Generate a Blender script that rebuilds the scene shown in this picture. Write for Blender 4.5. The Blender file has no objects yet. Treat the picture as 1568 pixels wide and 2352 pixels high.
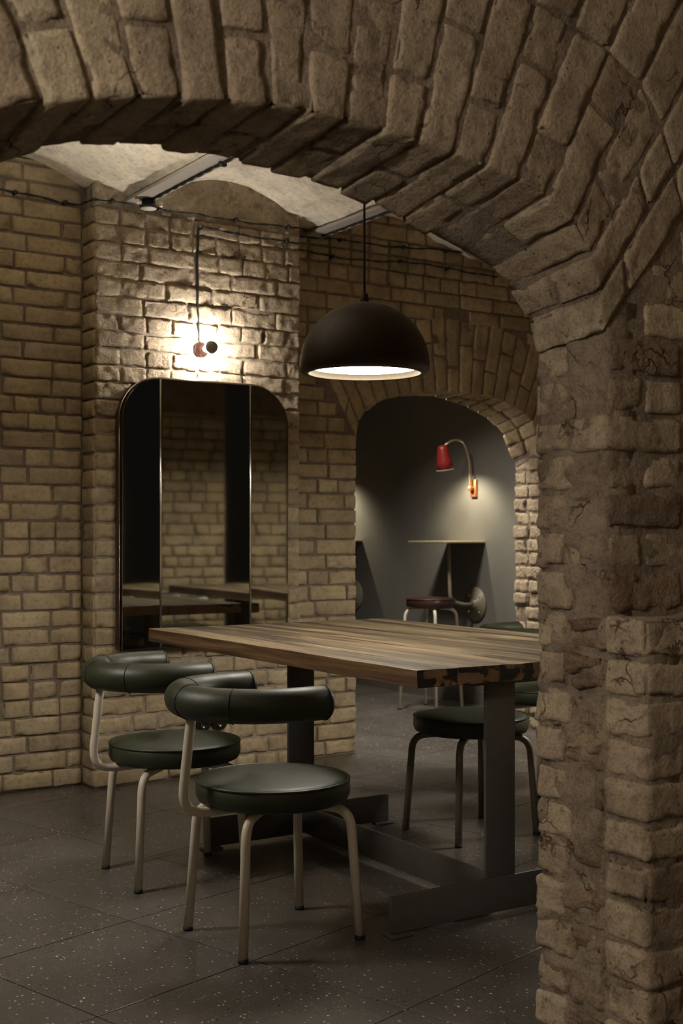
import bpy, math, random
import numpy as np
from mathutils import Vector, Matrix

# ------------------------------------------------------------------ camera, world, lights
scene = bpy.context.scene
col = scene.collection
YAW, CAMH, FPX = math.radians(33.3), 1.1446, 2900.0     # focal length in pixels of the 1568 x 2352 frame
cam_d = bpy.data.cameras.new('camera')
cam = bpy.data.objects.new('camera', cam_d); col.objects.link(cam)
cam.location = (0, 0, CAMH); cam.rotation_euler = (math.pi / 2, 0, -YAW)
cam_d.sensor_fit = 'VERTICAL'; cam_d.sensor_height = 36.0; cam_d.sensor_width = 24.0
cam_d.lens = 36.0 * FPX / 2352
cam_d.shift_y = (1222 - 1176) / 2352
cam_d.clip_start = 0.05; cam_d.clip_end = 60
cam_d.dof.use_dof = True; cam_d.dof.focus_distance = 3.7; cam_d.dof.aperture_fstop = 5.6
scene.camera = cam
scene.view_settings.view_transform = 'Standard'
scene.view_settings.look = 'None'
scene.view_settings.exposure = 0.0
scene.view_settings.gamma = 1.0
scene.view_settings.use_curve_mapping = False
world = bpy.data.worlds.new('world'); scene.world = world; world.use_nodes = True
world.node_tree.nodes['Background'].inputs[0].default_value = (1.0, 0.88, 0.72, 1)
world.node_tree.nodes['Background'].inputs[1].default_value = 0.01

WARM = (1.0, 0.93, 0.80)

def lamp(name, kind, loc, power, color=WARM, size=0.1, rot=None, spot=None, blend=0.3):
    l = bpy.data.lights.new(name, kind); l.energy = power; l.color = color
    if kind == 'AREA': l.shape = 'DISK'; l.size = size
    else: l.shadow_soft_size = size
    if spot: l.spot_size = spot; l.spot_blend = blend
    o = bpy.data.objects.new(name, l); col.objects.link(o); o.location = loc
    if rot: o.rotation_euler = rot
    return o

PEND = (2.512, 3.676, 1.715)                             # rim centre of the pendant over the table
# the room's other lamps, outside the frame: the pendants over the neighbouring tables and a lamp in the camera's room; fill lights are added below
lamp('neighbour_pendant_light', 'AREA', (0.5, 3.75, 1.712), 8.0, size=0.36)
lamp('neighbour_pendant_light', 'AREA', (4.5, 3.35, 1.712), 30.0, size=0.36)
lamp('front_room_lamp_light', 'POINT', (-1.1, 0.8, 1.95), 102.0, color=(1.0, .95, .86), size=0.15)
lamp('vault_fill_light', 'SPOT', (1.6, 4.2, 2.0), 44.0, size=0.08, rot=(math.pi, 0, 0), spot=math.radians(142), blend=.7)  # added upward fill without a fixture, brightens the vault left of the pier
lamp('far_room_fill_light', 'AREA', (4.1, 6.0, 2.6), 34.0, (1.0, .92, .80), .36).data.spread = math.radians(118)  # added bare disc fill, unseen, brightens the floor beyond the opening
lamp('far_room_lamp_light', 'SPOT', (4.05, 6.35, 1.55), 25.0, (1.0, .88, .76), .05, (math.radians(72), 0, math.radians(-132)), math.radians(75), .5)
BULB_STRENGTH, PENDANT_STRENGTH, WALL_LAMP_POWER = 440.0, 44.0, 29.0

# ------------------------------------------------------------------ numpy noise
def _hash(ix, iy, iz, seed):
    n = (ix * 374761393 + iy * 668265263 + iz * 2147483647 + seed * 1274126177).astype(np.int64)
    n = (n ^ (n >> 13)) * 1274126177
    n = n ^ (n >> 16)
    return (n & 0xFFFF).astype(np.float64) / 32767.5 - 1.0

def noise(p, seed=0):
    i = np.floor(p).astype(np.int64); f = p - i; f = f * f * (3 - 2 * f)
    x, y, z = i[:, 0], i[:, 1], i[:, 2]; u, v, w = f[:, 0], f[:, 1], f[:, 2]
    r = 0
    for a in (0, 1):
        for b in (0, 1):
            for c in (0, 1):
                r = r + (u if a else 1 - u) * (v if b else 1 - v) * (w if c else 1 - w) * _hash(x + a, y + b, z + c, seed)
    return r

def fbm(p, freq, octaves=3, seed=0):
    r, a = 0, 1.0
    for k in range(octaves):
        r = r + a * noise(p * freq + 17.3 * k, seed + k); freq *= 2.1; a *= 0.5
    return r

# ------------------------------------------------------------------ object helpers
def link_mesh(name, verts, faces, mat, parent=None, smooth=True, local=False):
    """verts in world coordinates (parents of world-space parts sit at the origin or parent inverse is applied)"""
    me = bpy.data.meshes.new(name)
    me.from_pydata([tuple(v) for v in verts], [], faces)
    if smooth: me.polygons.foreach_set('use_smooth', [True] * len(me.polygons))
    me.materials.append(mat); me.update()
    o = bpy.data.objects.new(name, me); col.objects.link(o)
    if parent: o.parent = parent
    return o

def empty(name, loc, rz=0.0, label=None, cat=None, group=None):
    o = bpy.data.objects.new(name, None); col.objects.link(o)
    o.empty_display_size = 0.1
    o.location = loc; o.rotation_euler = (0, 0, rz)
    tag(o, label, cat, group)
    return o

def tag(o, label=None, cat=None, group=None, kind=None):
    if label: o['label'] = label
    if cat: o['category'] = cat
    if group: o['group'] = group
    if kind: o['kind'] = kind
    return o

def copy_tree(o, parent=None):
    c = o.copy(); col.objects.link(c); c.parent = parent
    for ch in list(o.children): copy_tree(ch, c)
    return c

class MB:
    def __init__(s): s.v, s.f = [], []
    def add(s, v, f):
        n = len(s.v); s.v += [tuple(p) for p in v]; s.f += [tuple(i + n for i in q) for q in f]; return s
    def box(s, c, d, rot=None, bev=0.0):
        hx, hy, hz = d[0] / 2, d[1] / 2, d[2] / 2
        if bev <= 0:
            v = [Vector((x, y, z)) for x in (-hx, hx) for y in (-hy, hy) for z in (-hz, hz)]
            f = [(0, 1, 3, 2), (4, 6, 7, 5), (0, 4, 5, 1), (2, 3, 7, 6), (0, 2, 6, 4), (1, 5, 7, 3)]
        else:
            P, Fq = rounded_box((hx, hy, hz), (1, 1, 1), bev); v = [Vector(p) for p in P]; f = Fq
        if rot: v = [rot @ p for p in v]
        return s.add([p + Vector(c) for p in v], f)
    def lathe(s, prof, c=(0, 0, 0), n=32, rot=None):
        v, f = [], []
        for r, z in prof:
            for k in range(n):
                a = 2 * math.pi * k / n; v.append(Vector((r * math.cos(a), r * math.sin(a), z)))
        m = len(prof)
        for i in range(m - 1):
            for k in range(n):
                f.append((i * n + k, i * n + (k + 1) % n, (i + 1) * n + (k + 1) % n, (i + 1) * n + k))
        f.append(tuple(range(n))[::-1]); f.append(tuple((m - 1) * n + k for k in range(n)))
        if rot: v = [rot @ p for p in v]
        return s.add([p + Vector(c) for p in v], f)
    def tube(s, pts, r, n=10, cap=0, closed=False, squash=1.0):
        """sweep a circle along pts; r number or list; cap>0: rounded end caps with that many rings"""
        pts = [Vector(p) for p in pts]; m = len(pts)
        rr = list(r) if isinstance(r, (list, tuple)) else [r] * m
        if cap and not closed:
            t0 = (pts[0] - pts[1]).normalized(); t1 = (pts[-1] - pts[-2]).normalized(); R0, R1 = rr[0], rr[-1]
            pre = [(pts[0] + t0 * R0 * cap * math.sin(a), R0 * max(.03, math.cos(a))) for a in (math.pi / 2, 1.2, .8, .4)]
            post = [(pts[-1] + t1 * R1 * cap * math.sin(a), R1 * max(.03, math.cos(a))) for a in (.4, .8, 1.2, math.pi / 2)]
            pts = [p for p, _ in pre] + pts + [p for p, _ in post]; rr = [q for _, q in pre] + rr + [q for _, q in post]; m = len(pts)
        ts = []
        for i in range(m):
            a = pts[(i - 1) % m] if (closed or i) else pts[0]; b = pts[(i + 1) % m] if (closed or i < m - 1) else pts[-1]
            t = b - a
            ts.append(t.normalized() if t.length > 1e-9 else (ts[-1] if ts else Vector((0, 0, 1))))
        nrm = ts[0].orthogonal().normalized()
        if abs(ts[0].z) < .9: nrm = (Vector((0, 0, 1)) - ts[0] * ts[0].z).normalized()
        v, f = [], []
        for i in range(m):
            nrm = (nrm - ts[i] * nrm.dot(ts[i])).normalized(); bi = ts[i].cross(nrm)
            for k in range(n):
                a = 2 * math.pi * k / n
                v.append(pts[i] + (nrm * math.cos(a) + bi * math.sin(a) * squash) * rr[i])
        last = m if closed else m - 1
        for i in range(last):
            j = (i + 1) % m
            for k in range(n): f.append((i * n + k, i * n + (k + 1) % n, j * n + (k + 1) % n, j * n + k))
        if not closed:
            f.append(tuple(range(n))[::-1]); f.append(tuple((m - 1) * n + k for k in range(n)))
        return s.add(v, f)
    def build(s, name, mat, parent=None, smooth=True):
        return link_mesh(name, s.v, s.f, mat, parent, smooth)

def smooth_path(pts, step=0.012, radius=0.04):
    """polyline with its corners rounded by quadratic arcs"""
    P = [Vector(p) for p in pts]; out = [P[0]]
    for i in range(1, len(P) - 1):
        a, b, c = P[i - 1], P[i], P[i + 1]
        r = min(radius, (a - b).length * .49, (c - b).length * .49)
        s, e = b + (a - b).normalized() * r, b + (c - b).normalized() * r
        for k in range(7):
            t = k / 6; out.append(s * (1 - t) ** 2 + b * 2 * t * (1 - t) + e * t * t)
    out.append(P[-1]); return out

# lattice of a box surface, cached
_lat = {}
def lattice(nx, ny, nz):
    key = (nx, ny, nz)
    if key in _lat: return _lat[key]
    idx, V, Fq = {}, [], []
    def vid(i, j, k):
        q = (i, j, k)
        if q not in idx: idx[q] = len(V); V.append(q)
        return idx[q]
    for a, b, c, na, nb, nc in ((0, 1, 2, nx, ny, nz), (1, 2, 0, ny, nz, nx), (2, 0, 1, nz, nx, ny)):
        for side in (0, nc):
            for i in range(na):
                for j in range(nb):
                    q = []
                    for di, dj in ((0, 0), (1, 0), (1, 1), (0, 1)):
                        t = [0, 0, 0]; t[a] = i + di; t[b] = j + dj; t[c] = side; q.append(vid(*t))
                    Fq.append(tuple(q) if side else tuple(q[::-1]))
    _lat[key] = (np.array(V), Fq); return _lat[key]

def rounded_box(h, seg, r):
    """box of half sizes h, rounded by r; seg inner segments per axis -> verts, quads"""
    n = [s + 2 for s in seg]; V, Fq = lattice(*n)
    P = np.zeros(V.shape); hh = np.array(h, float)
    rr = np.minimum(r, hh * .45)
    for a in range(3):
        line = np.concatenate([[-hh[a]], np.linspace(-hh[a] + rr[a], hh[a] - rr[a], seg[a] + 1), [hh[a]]])
        P[:, a] = line[V[:, a]]
    inner = np.clip(P, -(hh - rr), hh - rr); d = (P - inner) / rr
    L = np.linalg.norm(d, axis=1, keepdims=True); L[L == 0] = 1
    return inner + d / L * rr, Fq

def rough_brick(h, seg=0.02, r=0.006, amp=0.003, chip=0.006, freq=30, seed=0):
    """rounded, chipped, uneven brick of half sizes h in local coordinates"""
    hh = np.array(h, float)
    n = [max(2, int(round(2 * a / seg))) for a in hh]
    P, Fq = rounded_box(hh, n, r)
    rr = np.minimum(r, hh * .45)
    inner = np.clip(P, -(hh - rr), hh - rr); d = P - inner
    L = np.linalg.norm(d, axis=1, keepdims=True); nrm = d / np.maximum(L, 1e-9)
    edge = ((np.abs(d) > 1e-6).sum(1) >= 2).astype(float)
    off = seed * 3.717
    q = P + off
    disp = amp * fbm(q, freq, 3, seed)
    big = amp * 1.2 * fbm(q, 9.0, 1, seed + 7)
    ch = chip * np.maximum(0, fbm(q, 24.0, 2, seed + 11) - .15) * edge
    P = P + nrm * (disp + big - ch * 2.2)[:, None]
    return P, Fq

def hexmap(P, h, C):
    """map local box points (half sizes h) onto the hexahedron C[ix][iy][iz]"""
    t = (P / np.array(h) + 1) / 2; u, v, w = t[:, 0:1], t[:, 1:2], t[:, 2:3]
    C = np.array(C, float); R = 0
    for a in (0, 1):
        for b in (0, 1):
            for c in (0, 1):
                R = R + (u if a else 1 - u) * (v if b else 1 - v) * (w if c else 1 - w) * C[a, b, c]
    return R

_seed = [100]
def hex_brick(C, mat, parent, seg=0.016, r=0.007, amp=0.003, chip=0.008, name='brick'):
    C = np.array(C, float)
    h = [np.mean([np.linalg.norm(np.take(C, 1, a).reshape(4, 3)[k] - np.take(C, 0, a).reshape(4, 3)[k]) for k in range(4)]) / 2 for a in range(3)]
    _seed[0] += 1
    P, Fq = rough_brick(h, seg, r, amp, chip, 30, _seed[0])
    return link_mesh(name, hexmap(P, h, C), Fq, mat, parent)

def box_corners(x0, x1, y0, y1, z0, z1):
    return [[[(x, y, z) for z in (z0, z1)] for y in (y0, y1)] for x in (x0, x1)]

# ------------------------------------------------------------------ materials
def new_mat(name):
    m = bpy.data.materials.new(name); m.use_nodes = True
    nt = m.node_tree; b = nt.nodes['Principled BSDF']
    return m, nt, b

def N(nt, t, **kw):
    n = nt.nodes.new(t)
    for k, v in kw.items():
        if k == 'inp':
            for a, b in v.items(): n.inputs[a].default_value = b
        else: setattr(n, k, v)
    return n

def ramp(nt, fac, stops):
    r = N(nt, 'ShaderNodeValToRGB'); e = r.color_ramp.elements
    while len(e) > 1: e.remove(e[0])
    e[0].position = stops[0][0]; e[0].color = (*stops[0][1], 1)
    for p, c in stops[1:]:
        x = e.new(p); x.color = (*c, 1)
    nt.links.new(fac, r.inputs[0]); return r

def mixc(nt, fac, a, b, mode='MIX'):
    m = N(nt, 'ShaderNodeMix', data_type='RGBA', blend_type=mode)
    for k, x in ((0, fac), (6, a), (7, b)):
        if isinstance(x, (int, float)): m.inputs[k].default_value = x
        elif isinstance(x, tuple): m.inputs[k].default_value = (*x, 1) if len(x) == 3 else x
        else: nt.links.new(x, m.inputs[k])
    return m.outputs[2]

def plain(name, color, rough=0.5, metal=0.0, bump=0.0, scale=60.0, var=0.08, spec=None, coat=0.0):
    m, nt, b = new_mat(name)
    tc = N(nt, 'ShaderNodeTexCoord')
    no = N(nt, 'ShaderNodeTexNoise', inp={'Scale': scale, 'Detail': 4.0}); nt.links.new(tc.outputs['Object'], no.inputs['Vector'])
    lo = tuple(max(0, c * (1 - var)) for c in color); hi = tuple(min(1, c * (1 + var)) for c in color)
    r = ramp(nt, no.outputs['Fac'], [(0.3, lo), (0.7, hi)])
    nt.links.new(r.outputs[0], b.inputs['Base Color'])
    b.inputs['Roughness'].default_value = rough; b.inputs['Metallic'].default_value = metal
    if spec is not None: b.inputs['Specular IOR Level'].default_value = spec
    if coat: b.inputs['Coat Weight'].default_value = coat
    if bump:
        bp = N(nt, 'ShaderNodeBump', inp={'Strength': bump, 'Distance': 0.002}); nt.links.new(no.outputs['Fac'], bp.inputs['Height'])
        nt.links.new(bp.outputs[0], b.inputs['Normal'])
    return m

def brick_mat(name, tints, bump=0.6, dist=0.006, smear=(0.30, 0.26, 0.21), smear_amt=0.45, pits=True, stain=(0.10, 0.07, 0.045), stain_amt=0.5, cracks=0.0):
    m, nt, b = new_mat(name); L = nt.links.new
    geo = N(nt, 'ShaderNodeNewGeometry'); oi = N(nt, 'ShaderNodeObjectInfo')
    k = len(tints)
    rt = ramp(nt, oi.outputs['Random'], [((i + .5) / k, c) for i, c in enumerate(tints)])
    n1 = N(nt, 'ShaderNodeTexNoise', inp={'Scale': 9.0, 'Detail': 6.0, 'Roughness': .6}); L(geo.outputs['Position'], n1.inputs['Vector'])
    n2 = N(nt, 'ShaderNodeTexNoise', inp={'Scale': 48.0, 'Detail': 8.0, 'Roughness': .65}); L(geo.outputs['Position'], n2.inputs['Vector'])
    n3 = N(nt, 'ShaderNodeTexNoise', inp={'Scale': 3.1, 'Detail': 5.0, 'Roughness': .65}); L(geo.outputs['Position'], n3.inputs['Vector'])
    mott = ramp(nt, n1.outputs['Fac'], [(0.30, (0.72, 0.70, 0.68)), (0.5, (1, 1, 1)), (0.72, (1.18, 1.16, 1.10))])
    c = mixc(nt, 1.0, rt.outputs[0], mott.outputs[0], 'MULTIPLY')
    fine = ramp(nt, n2.outputs['Fac'], [(0.32, (0.62, 0.58, 0.54)), (0.48, (1, 1, 1)), (0.70, (1.12, 1.10, 1.06))])
    c = mixc(nt, 0.8, c, fine.outputs[0], 'MULTIPLY')
    sm = ramp(nt, n3.outputs['Fac'], [(0.48, (0, 0, 0)), (0.78, (1, 1, 1))])
    f = N(nt, 'ShaderNodeMath', operation='MULTIPLY', inp={1: smear_amt}); L(sm.outputs[0], f.inputs[0])
    c = mixc(nt, f.outputs[0], c, smear)
    st = ramp(nt, n3.outputs['Fac'], [(0.26, (1, 1, 1)), (0.46, (0, 0, 0))])
    f2 = N(nt, 'ShaderNodeMath', operation='MULTIPLY', inp={1: stain_amt}); L(st.outputs[0], f2.inputs[0])
    c = mixc(nt, f2.outputs[0], c, stain)
    h = n2.outputs['Fac']
    if pits:
        vo = N(nt, 'ShaderNodeTexVoronoi', inp={'Scale': 55.0}); L(geo.outputs['Position'], vo.inputs['Vector'])
        pm = ramp(nt, vo.outputs['Distance'], [(0.07, (0, 0, 0)), (0.16, (1, 1, 1))])
        n4 = N(nt, 'ShaderNodeTexNoise', inp={'Scale': 14.0, 'Detail': 2.0}); L(geo.outputs['Position'], n4.inputs['Vector'])
        pk = ramp(nt, n4.outputs['Fac'], [(0.52, (1, 1, 1)), (0.6, (0, 0, 0))])
        pit = N(nt, 'ShaderNodeMath', operation='MAXIMUM'); L(pm.outputs[0], pit.inputs[0]); L(pk.outputs[0], pit.inputs[1])
        c = mixc(nt, 1.0, c, mixc(nt, pit.outputs[0], (0.45, 0.38, 0.32), (1, 1, 1)), 'MULTIPLY')
        a = N(nt, 'ShaderNodeMath', operation='MULTIPLY_ADD', inp={1: 0.5}); L(pit.outputs[0], a.inputs[0]); L(h, a.inputs[2]); h = a.outputs[0]
    if cracks:
        wn = N(nt, 'ShaderNodeTexNoise', inp={'Scale': 16.0, 'Detail': 5.0}); L(geo.outputs['Position'], wn.inputs['Vector'])
        wv = mixc(nt, .11, geo.outputs['Position'], wn.outputs['Color'], 'ADD')
        ve = N(nt, 'ShaderNodeTexVoronoi', feature='DISTANCE_TO_EDGE', inp={'Scale': 8.5}); L(wv, ve.inputs['Vector'])
        ce = ramp(nt, ve.outputs['Distance'], [(0.004, (0, 0, 0)), (0.022, (1, 1, 1))])
        n5 = N(nt, 'ShaderNodeTexNoise', inp={'Scale': 7.0, 'Detail': 3.0}); L(geo.outputs['Position'], n5.inputs['Vector'])
        cm = ramp(nt, n5.outputs['Fac'], [(0.55, (1, 1, 1)), (0.64, (0, 0, 0))])
        ck = N(nt, 'ShaderNodeMath', operation='MAXIMUM'); L(ce.outputs[0], ck.inputs[0]); L(cm.outputs[0], ck.inputs[1])
        c = mixc(nt, 1.0, c, mixc(nt, ck.outputs[0], (0.38, 0.30, 0.24), (1, 1, 1)), 'MULTIPLY')
        a3 = N(nt, 'ShaderNodeMath', operation='MULTIPLY_ADD', inp={1: cracks}); L(ck.outputs[0], a3.inputs[0]); L(h, a3.inputs[2]); h = a3.outputs[0]
        gr = N(nt, 'ShaderNodeTexNoise', inp={'Scale': 170.0, 'Detail': 3.0}); L(geo.outputs['Position'], gr.inputs['Vector'])
        c = mixc(nt, .55, c, ramp(nt, gr.outputs['Fac'], [(0.34, (.62, .58, .54)), (0.5, (1, 1, 1)), (.68, (1.2, 1.18, 1.14))]).outputs[0], 'MULTIPLY')
        a4 = N(nt, 'ShaderNodeMath', operation='MULTIPLY_ADD', inp={1: .35}); L(gr.outputs['Fac'], a4.inputs[0]); L(h, a4.inputs[2]); h = a4.outputs[0]
    a2 = N(nt, 'ShaderNodeMath', operation='MULTIPLY_ADD', inp={1: 1.1}); L(n1.outputs['Fac'], a2.inputs[0]); L(h, a2.inputs[2])
    bp = N(nt, 'ShaderNodeBump', inp={'Strength': bump, 'Distance': dist}); L(a2.outputs[0], bp.inputs['Height'])
    L(bp.outputs[0], b.inputs['Normal']); L(c, b.inputs['Base Color'])
    b.inputs['Roughness'].default_value = 0.92; b.inputs['Specular IOR Level'].default_value = 0.15
    return m

def leather_mat(name, color, rough=0.36):
    m, nt, b = new_mat(name); L = nt.links.new
    tc = N(nt, 'ShaderNodeTexCoord')
    n1 = N(nt, 'ShaderNodeTexNoise', inp={'Scale': 9.0, 'Detail': 4.0}); L(tc.outputs['Object'], n1.inputs['Vector'])
    v = N(nt, 'ShaderNodeTexVoronoi', inp={'Scale': 420.0}); L(tc.outputs['Object'], v.inputs['Vector'])
    r = ramp(nt, n1.outputs['Fac'], [(0.3, tuple(c * .85 for c in color)), (0.7, tuple(c * 1.15 for c in color))])
    L(r.outputs[0], b.inputs['Base Color'])
    rr = ramp(nt, n1.outputs['Fac'], [(0.3, (rough - .05,) * 3), (0.7, (rough + .08,) * 3)]); L(rr.outputs[0], b.inputs['Roughness'])
    bp = N(nt, 'ShaderNodeBump', inp={'Strength': .12, 'Distance': .0006}); L(v.outputs['Distance'], bp.inputs['Height'])
    bp2 = N(nt, 'ShaderNodeBump', inp={'Strength': .25, 'Distance': .006}); L(n1.outputs['Fac'], bp2.inputs['Height']); L(bp.outputs[0], bp2.inputs['Normal'])
    L(bp2.outputs[0], b.inputs['Normal'])
    return m

def terrazzo_mat():
    m, nt, b = new_mat('terrazzo'); L = nt.links.new
    geo = N(nt, 'ShaderNodeNewGeometry'); oi = N(nt, 'ShaderNodeObjectInfo')
    base = ramp(nt, oi.outputs['Random'], [(0.0, (0.078, 0.069, 0.060)), (1.0, (0.104, 0.092, 0.082))])
    n1 = N(nt, 'ShaderNodeTexNoise', inp={'Scale': 2.5, 'Detail': 6.0}); L(geo.outputs['Position'], n1.inputs['Vector'])
    c = mixc(nt, 1.0, base.outputs[0], ramp(nt, n1.outputs['Fac'], [(0.3, (.85, .84, .83)), (0.7, (1.12, 1.12, 1.12))]).outputs[0], 'MULTIPLY')
    for scale, lo, hi, colr, keep in ((75.0, .19, .25, (0.54, 0.51, 0.45), .20), (60.0, .17, .22, (0.012, 0.011, 0.010), .15), (170.0, .20, .28, (0.30, 0.28, 0.245), .24)):
        v = N(nt, 'ShaderNodeTexVoronoi', inp={'Scale': scale}); L(geo.outputs['Position'], v.inputs['Vector'])
        d = ramp(nt, v.outputs['Distance'], [(lo, (1, 1, 1)), (hi, (0, 0, 0))])
        sel = N(nt, 'ShaderNodeSeparateColor'); L(v.outputs['Color'], sel.inputs[0])
        lt = N(nt, 'ShaderNodeMath', operation='LESS_THAN', inp={1: keep}); L(sel.outputs[0], lt.inputs[0])
        f = N(nt, 'ShaderNodeMath', operation='MULTIPLY'); L(d.outputs[0], f.inputs[0]); L(lt.outputs[0], f.inputs[1])
        c = mixc(nt, f.outputs[0], c, colr)
    L(c, b.inputs['Base Color'])
    r = ramp(nt, n1.outputs['Fac'], [(0.3, (.22,) * 3), (0.7, (.40,) * 3)]); L(r.outputs[0], b.inputs['Roughness'])
    b.inputs['Specular IOR Level'].default_value = 0.35
    return m

def wood_mat(name, end=False, side=False):
    m, nt, b = new_mat(name); L = nt.links.new
    tc = N(nt, 'ShaderNodeTexCoord'); oi = N(nt, 'ShaderNodeObjectInfo')
    mp = N(nt, 'ShaderNodeMapping'); L(tc.outputs['Object'], mp.inputs['Vector'])
    off = N(nt, 'ShaderNodeMath', operation='MULTIPLY', inp={1: 37.0}); L(oi.outputs['Random'], off.inputs[0])
    cx = N(nt, 'ShaderNodeCombineXYZ'); L(off.outputs[0], cx.inputs[0]); L(off.outputs[0], cx.inputs[2]); L(cx.outputs[0], mp.inputs['Location'])
    mp.inputs['Scale'].default_value = (14, 14, 30) if end else (26, 1.1, 26)
    n1 = N(nt, 'ShaderNodeTexNoise', inp={'Scale': 1.0, 'Detail': 8.0, 'Roughness': .62, 'Distortion': .6}); L(mp.outputs[0], n1.inputs['Vector'])
    mp2 = N(nt, 'ShaderNodeMapping'); L(tc.outputs['Object'], mp2.inputs['Vector']); L(cx.outputs[0], mp2.inputs['Location'])
    mp2.inputs['Scale'].default_value = (9, 9, 16) if end else (9, .8, 9)
    n2 = N(nt, 'ShaderNodeTexNoise', inp={'Scale': 1.0, 'Detail': 3.0, 'Distortion': 1.0}); L(mp2.outputs[0], n2.inputs['Vector'])
    mp3 = N(nt, 'ShaderNodeMapping'); L(tc.outputs['Object'], mp3.inputs['Vector']); mp3.inputs['Scale'].default_value = (160, 5, 160)
    n3 = N(nt, 'ShaderNodeTexNoise', inp={'Scale': 1.0, 'Detail': 4.0}); L(mp3.outputs[0], n3.inputs['Vector'])
    if end:
        c = ramp(nt, n1.outputs['Fac'], [(0.3, (0.15, 0.080, 0.040)), (0.7, (0.24, 0.135, 0.065))]).outputs[0]
        sh = N(nt, 'ShaderNodeMath', operation='MULTIPLY_ADD', inp={1: .30, 2: -.15}); L(oi.outputs['Random'], sh.inputs[0])
        ad = N(nt, 'ShaderNodeMath', operation='ADD'); L(sh.outputs[0], ad.inputs[0]); L(n2.outputs['Fac'], ad.inputs[1])
        burn = ramp(nt, ad.outputs[0], [(0.56, (0, 0, 0)), (0.61, (1, 1, 1))]).outputs[0]
        c = mixc(nt, burn, c, (0.012, 0.009, 0.007))
    else:
        c = ramp(nt, n1.outputs['Fac'], [(0.28, (0.040, 0.029, 0.019)), (0.43, (0.120, 0.086, 0.053)), (0.57, (0.225, 0.175, 0.105)), (0.72, (0.42, 0.345, 0.215))]).outputs[0]
        pl = ramp(nt, oi.outputs['Random'], [(0.0, (.70, .66, .62)), (0.5, (1, 1, 1)), (1.0, (1.2, 1.12, 1.0))])
        c = mixc(nt, 1.0, c, pl.outputs[0], 'MULTIPLY')
        c = mixc(nt, .5, c, ramp(nt, n3.outputs['Fac'], [(.35, (.6, .58, .56)), (.5, (1, 1, 1)), (.66, (1.25, 1.22, 1.15))]).outputs[0], 'MULTIPLY')
        dk = ramp(nt, n2.outputs['Fac'], [(0.38, (.30, .28, .27)), (0.54, (1, 1, 1))])
        c = mixc(nt, 1.0, c, dk.outputs[0], 'MULTIPLY')
    if side: c = mixc(nt, 1.0, c, (.72, .55, .45), 'MULTIPLY')
    L(c, b.inputs['Base Color'])
    rr = ramp(nt, n1.outputs['Fac'], [(0.3, (.58,) * 3), (0.7, (.42,) * 3)]); L(rr.outputs[0], b.inputs['Roughness'])
    h = N(nt, 'ShaderNodeMath', operation='MULTIPLY_ADD', inp={1: .8}); L(n1.outputs['Fac'], h.inputs[0]); L(n3.outputs['Fac'], h.inputs[2])
    bp = N(nt, 'ShaderNodeBump', inp={'Strength': .5, 'Distance': .002}); L(h.outputs[0], bp.inputs['Height']); L(bp.outputs[0], b.inputs['Normal'])
    return m

def emit_mat(name, color, strength):
    m, nt, b = new_mat(name)
    b.inputs['Base Color'].default_value = (.8, .8, .8, 1)
    b.inputs['Emission Color'].default_value = (*color, 1); b.inputs['Emission Strength'].default_value = strength
    return m

M = {}
YEL = [(0.36, 0.285, 0.18), (0.42, 0.335, 0.21), (0.31, 0.245, 0.165), (0.46, 0.375, 0.245), (0.33, 0.26, 0.18), (0.40, 0.31, 0.195)]
M['brick'] = brick_mat('yellow_brick', YEL, bump=.5, dist=.004, smear=(.30, .25, .19), smear_amt=.30, stain=(.15, .105, .065), stain_amt=.35)
M['brick_rough'] = brick_mat('rough_buff_brick', [(0.40, 0.325, 0.235), (0.44, 0.36, 0.26), (0.36, 0.29, 0.21), (0.46, 0.375, 0.27)], bump=1.0, dist=.010, smear=(.34, .29, .22), smear_amt=.3, stain_amt=.25, cracks=.5)
M['brick_front'] = brick_mat('worn_brown_brick', [(0.31, 0.24, 0.17), (0.35, 0.28, 0.20), (0.28, 0.212, 0.148), (0.33, 0.26, 0.185), (0.37, 0.30, 0.21)], bump=1.0, dist=.006, smear=(.30, .24, .18), smear_amt=.55, stain=(.09, .06, .04), stain_amt=.75, cracks=.8)
M['rubble'] = brick_mat('crumbled_brick', [(0.20, 0.14, 0.092), (0.26, 0.185, 0.125), (0.16, 0.11, 0.075), (0.29, 0.22, 0.15)], bump=1.0, dist=.012, smear=(.30, .25, .19), smear_amt=.5, stain=(.045, .028, .018), stain_amt=.8, cracks=.8)
M['mortar'] = brick_mat('grey_mortar', [(0.20, 0.158, 0.122)] * 2, bump=.8, dist=.005, smear=(.25, .20, .155), smear_amt=.5, pits=False, stain=(.12, .09, .065), stain_amt=.5)
M['mortar_pier'] = brick_mat('pale_mortar', [(0.30, 0.25, 0.19)] * 2, bump=.8, dist=.005, smear=(.36, .30, .23), smear_amt=.5, pits=False, stain=(.16, .12, .085), stain_amt=.6)
M['mortar_front'] = brick_mat('brown_mortar', [(0.225, 0.175, 0.13)] * 2, bump=1.0, dist=.008, smear=(.24, .19, .145), smear_amt=.5, stain=(.07, .045, .03), stain_amt=.75, cracks=.6)
M['plaster'] = brick_mat('lime_plaster', [(0.78, 0.70, 0.57)] * 2, bump=.35, dist=.006, smear=(.76, .68, .56), smear_amt=.5, pits=False, stain=(.36, .29, .21), stain_amt=.45)
M['plaster_rough'] = brick_mat('broken_plaster', [(0.42, 0.35, 0.26)] * 2, bump=1.0, dist=.012, smear=(.50, .42, .32), smear_amt=.6, pits=True, stain=(.20, .15, .10), stain_amt=.6)
M['grey_wall'] = plain('grey_painted_plaster', (0.125, 0.12, 0.108), .75, bump=.05, scale=6, var=.05)
M['dark_plaster'] = plain('dark_ceiling_plaster', (0.11, 0.10, 0.085), .9, bump=.1, scale=8)
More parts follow.
